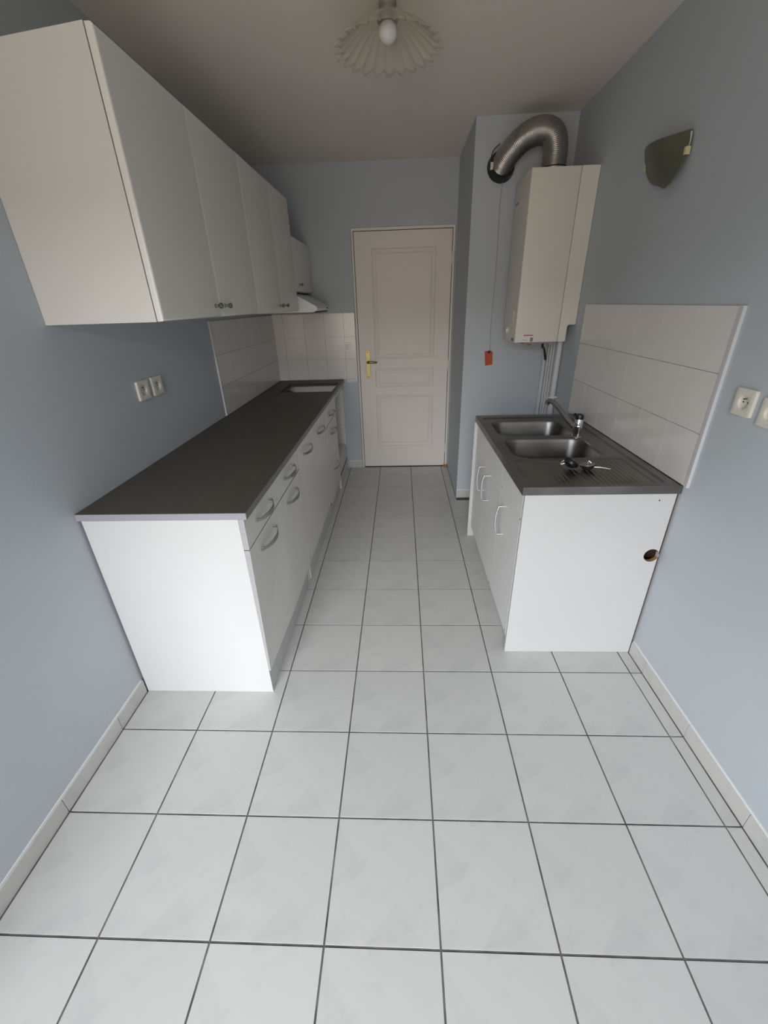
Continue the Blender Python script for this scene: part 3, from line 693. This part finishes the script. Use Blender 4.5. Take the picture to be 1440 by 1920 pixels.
# string and tag
tg = tag(empty('hanging_tag', (1.17, YP - 0.004, 1.18)), 'red tag on a thin string hanging from the flue collar', 'tag')
bm = bmesh.new(); tube(bm, smooth_path([(1.170, 1.880, 2.168), (1.168, 1.902, 2.05), (1.176, 1.9045, 1.70), (1.172, 1.9045, 1.40), (1.177, 1.903, 1.182)], 6), 0.0011, 6); obj('string', bm, STRING, tg)
vv = bmesh.new(); plate(vv, 'y', YP - 0.0055, YP - 0.0015, [(1.142, 1.176), (1.186, 1.180), (1.200, 1.168), (1.203, 1.082), (1.152, 1.076)]); obj('label_card', vv, RED, tg, label='red and orange card')
bm = bmesh.new(); bmesh.ops.create_icosphere(bm, subdivisions=2, radius=0.010, matrix=Matrix.Translation((1.172, YP - 0.012, 1.172))); obj('knot', bm, BLACKP, tg, smooth=True)

# ------------------------------------------------------------------ wall light on the right
sl = tag(empty('wall_light', (XR, 0.82, 1.98)), 'grey-green frosted glass wall light on the right wall', 'lamp')
YC, HW = 0.7921, 0.1673; nu, nv = 32, 30
def sconce_pt(u, v, off=0.0):
    # u -1..1 along the wall, v 0 top .. 1 bottom
    wd = HW * max(1 - (0.985 * v) ** 1.904, 0.0) ** 0.543
    y = YC + wd * u - 0.0796 * v
    z = 2.0569 + 0.0088 * u - 0.1615 * v
    bul = 0.0521 * (1 - 0.5223 * v)
    x = XR - 0.012 - bul * math.cos(wd * u / HW * PI / 2) + off
    return (x, y, z)
bm = bmesh.new()
for off, flip in ((0, 0), (0.006, 1)):
    g = [[bm.verts.new(sconce_pt(-1 + 2 * i / nu, j / nv, off)) for j in range(nv + 1)] for i in range(nu + 1)]
    for i in range(nu):
        for j in range(nv):
            q = [g[i][j], g[i + 1][j], g[i + 1][j + 1], g[i][j + 1]]; bm.faces.new(q[::-1] if flip else q)
    if off == 0: g0 = g
def rim(path):
    for (a, b), (c, d) in zip(path, path[1:]): bm.faces.new((g0[a][b], g0[c][d], g[c][d], g[a][b]))
rim([(i, 0) for i in range(nu + 1)] + [(nu, j) for j in range(1, nv + 1)] + [(i, nv) for i in range(nu - 1, -1, -1)] + [(0, j) for j in range(nv - 1, -1, -1)])
obj('glass_shade', bm, SCONCE, sl, smooth=True)
bxo('back_plate', (XR - 0.010, XR - 0.0005, YC - 0.08, YC + 0.06, 1.975, 2.035), CREAM, sl, 0.003, 2)
bm = bmesh.new(); lathe(bm, (XR - 0.030, YC, 1.985), (0, 0, 1), [(0, 0.008), (0.01, 0.012), (0.025, 0.016), (0.040, 0.014), (0.050, 0.004)], 18); obj('bulb', bm, BULB, sl, smooth=True)
for u, v in ((-0.97, 0.40), (0.97, 0.42)):
    p = sconce_pt(u, v)
    bxo('brass_clip', (p[0] - 0.005, p[0] + 0.012, p[1] - 0.006, p[1] + 0.005, p[2] - 0.012, p[2] + 0.012), CLIP, sl, 0.002, 2, label='pale brass clip holding the glass')

bm = bmesh.new(); tube(bm, [sconce_pt(-1, k / 20, 0.001) for k in range(1, 8)], [0.0035 - 0.0004 * k for k in range(7)], 8)
obj('glass_edge', bm, STRIP, sl, smooth=True, label='pale polished edge of the glass')

# ------------------------------------------------------------------ ceiling light
cl = tag(empty('ceiling_light', (0.49, 0.80, H)), 'ruffled frosted glass ceiling light with bare bulb', 'lamp')
nr, na = 10, 192; bm = bmesh.new(); lay = []
for off in (0.0, 0.004):
    g = []
    for i in range(nr + 1):
        t = i / nr; row = []
        for k in range(na):
            a = 2 * PI * k / na; wv = math.cos(24 * a)
            r = 0.034 + (0.140 + 0.034 * math.sqrt(0.5 + 0.5 * wv)) * t
            z = 2.458 - 0.090 * t ** 1.4 - 0.004 * wv * t + off
            row.append(bm.verts.new((0.49 + r * math.cos(a), 0.80 + r * math.sin(a), z)))
        g.append(row)
    for i in range(nr):
        for k in range(na):
            q = (g[i][k], g[i + 1][k], g[i + 1][(k + 1) % na], g[i][(k + 1) % na]); bm.faces.new(q)
    lay.append(g)
for ii in (0, nr):
    for k in range(na): bm.faces.new((lay[0][ii][k], lay[0][ii][(k + 1) % na], lay[1][ii][(k + 1) % na], lay[1][ii][k]))
obj('glass_shade', bm, SHADE, cl, smooth='all')
bm = bmesh.new(); lathe(bm, (0.49, 0.80, H - 0.0003), (0, 0, -1), [(0, 0.032), (0.012, 0.032), (0.018, 0.026), (0.030, 0.026), (0.036, 0.036), (0.052, 0.039), (0.054, 0.030)], 24); obj('lamp_holder', bm, BULBC, cl, smooth=True)
bm = bmesh.new(); lathe(bm, (0.49, 0.80, 2.4405), (0, 0, -1), [(0, 0.024), (0.006, 0.029), (0.014, 0.033), (0.024, 0.035), (0.034, 0.0335), (0.044, 0.028), (0.052, 0.019), (0.056, 0.006)], 28); obj('bulb', bm, BULB, cl, smooth=True)
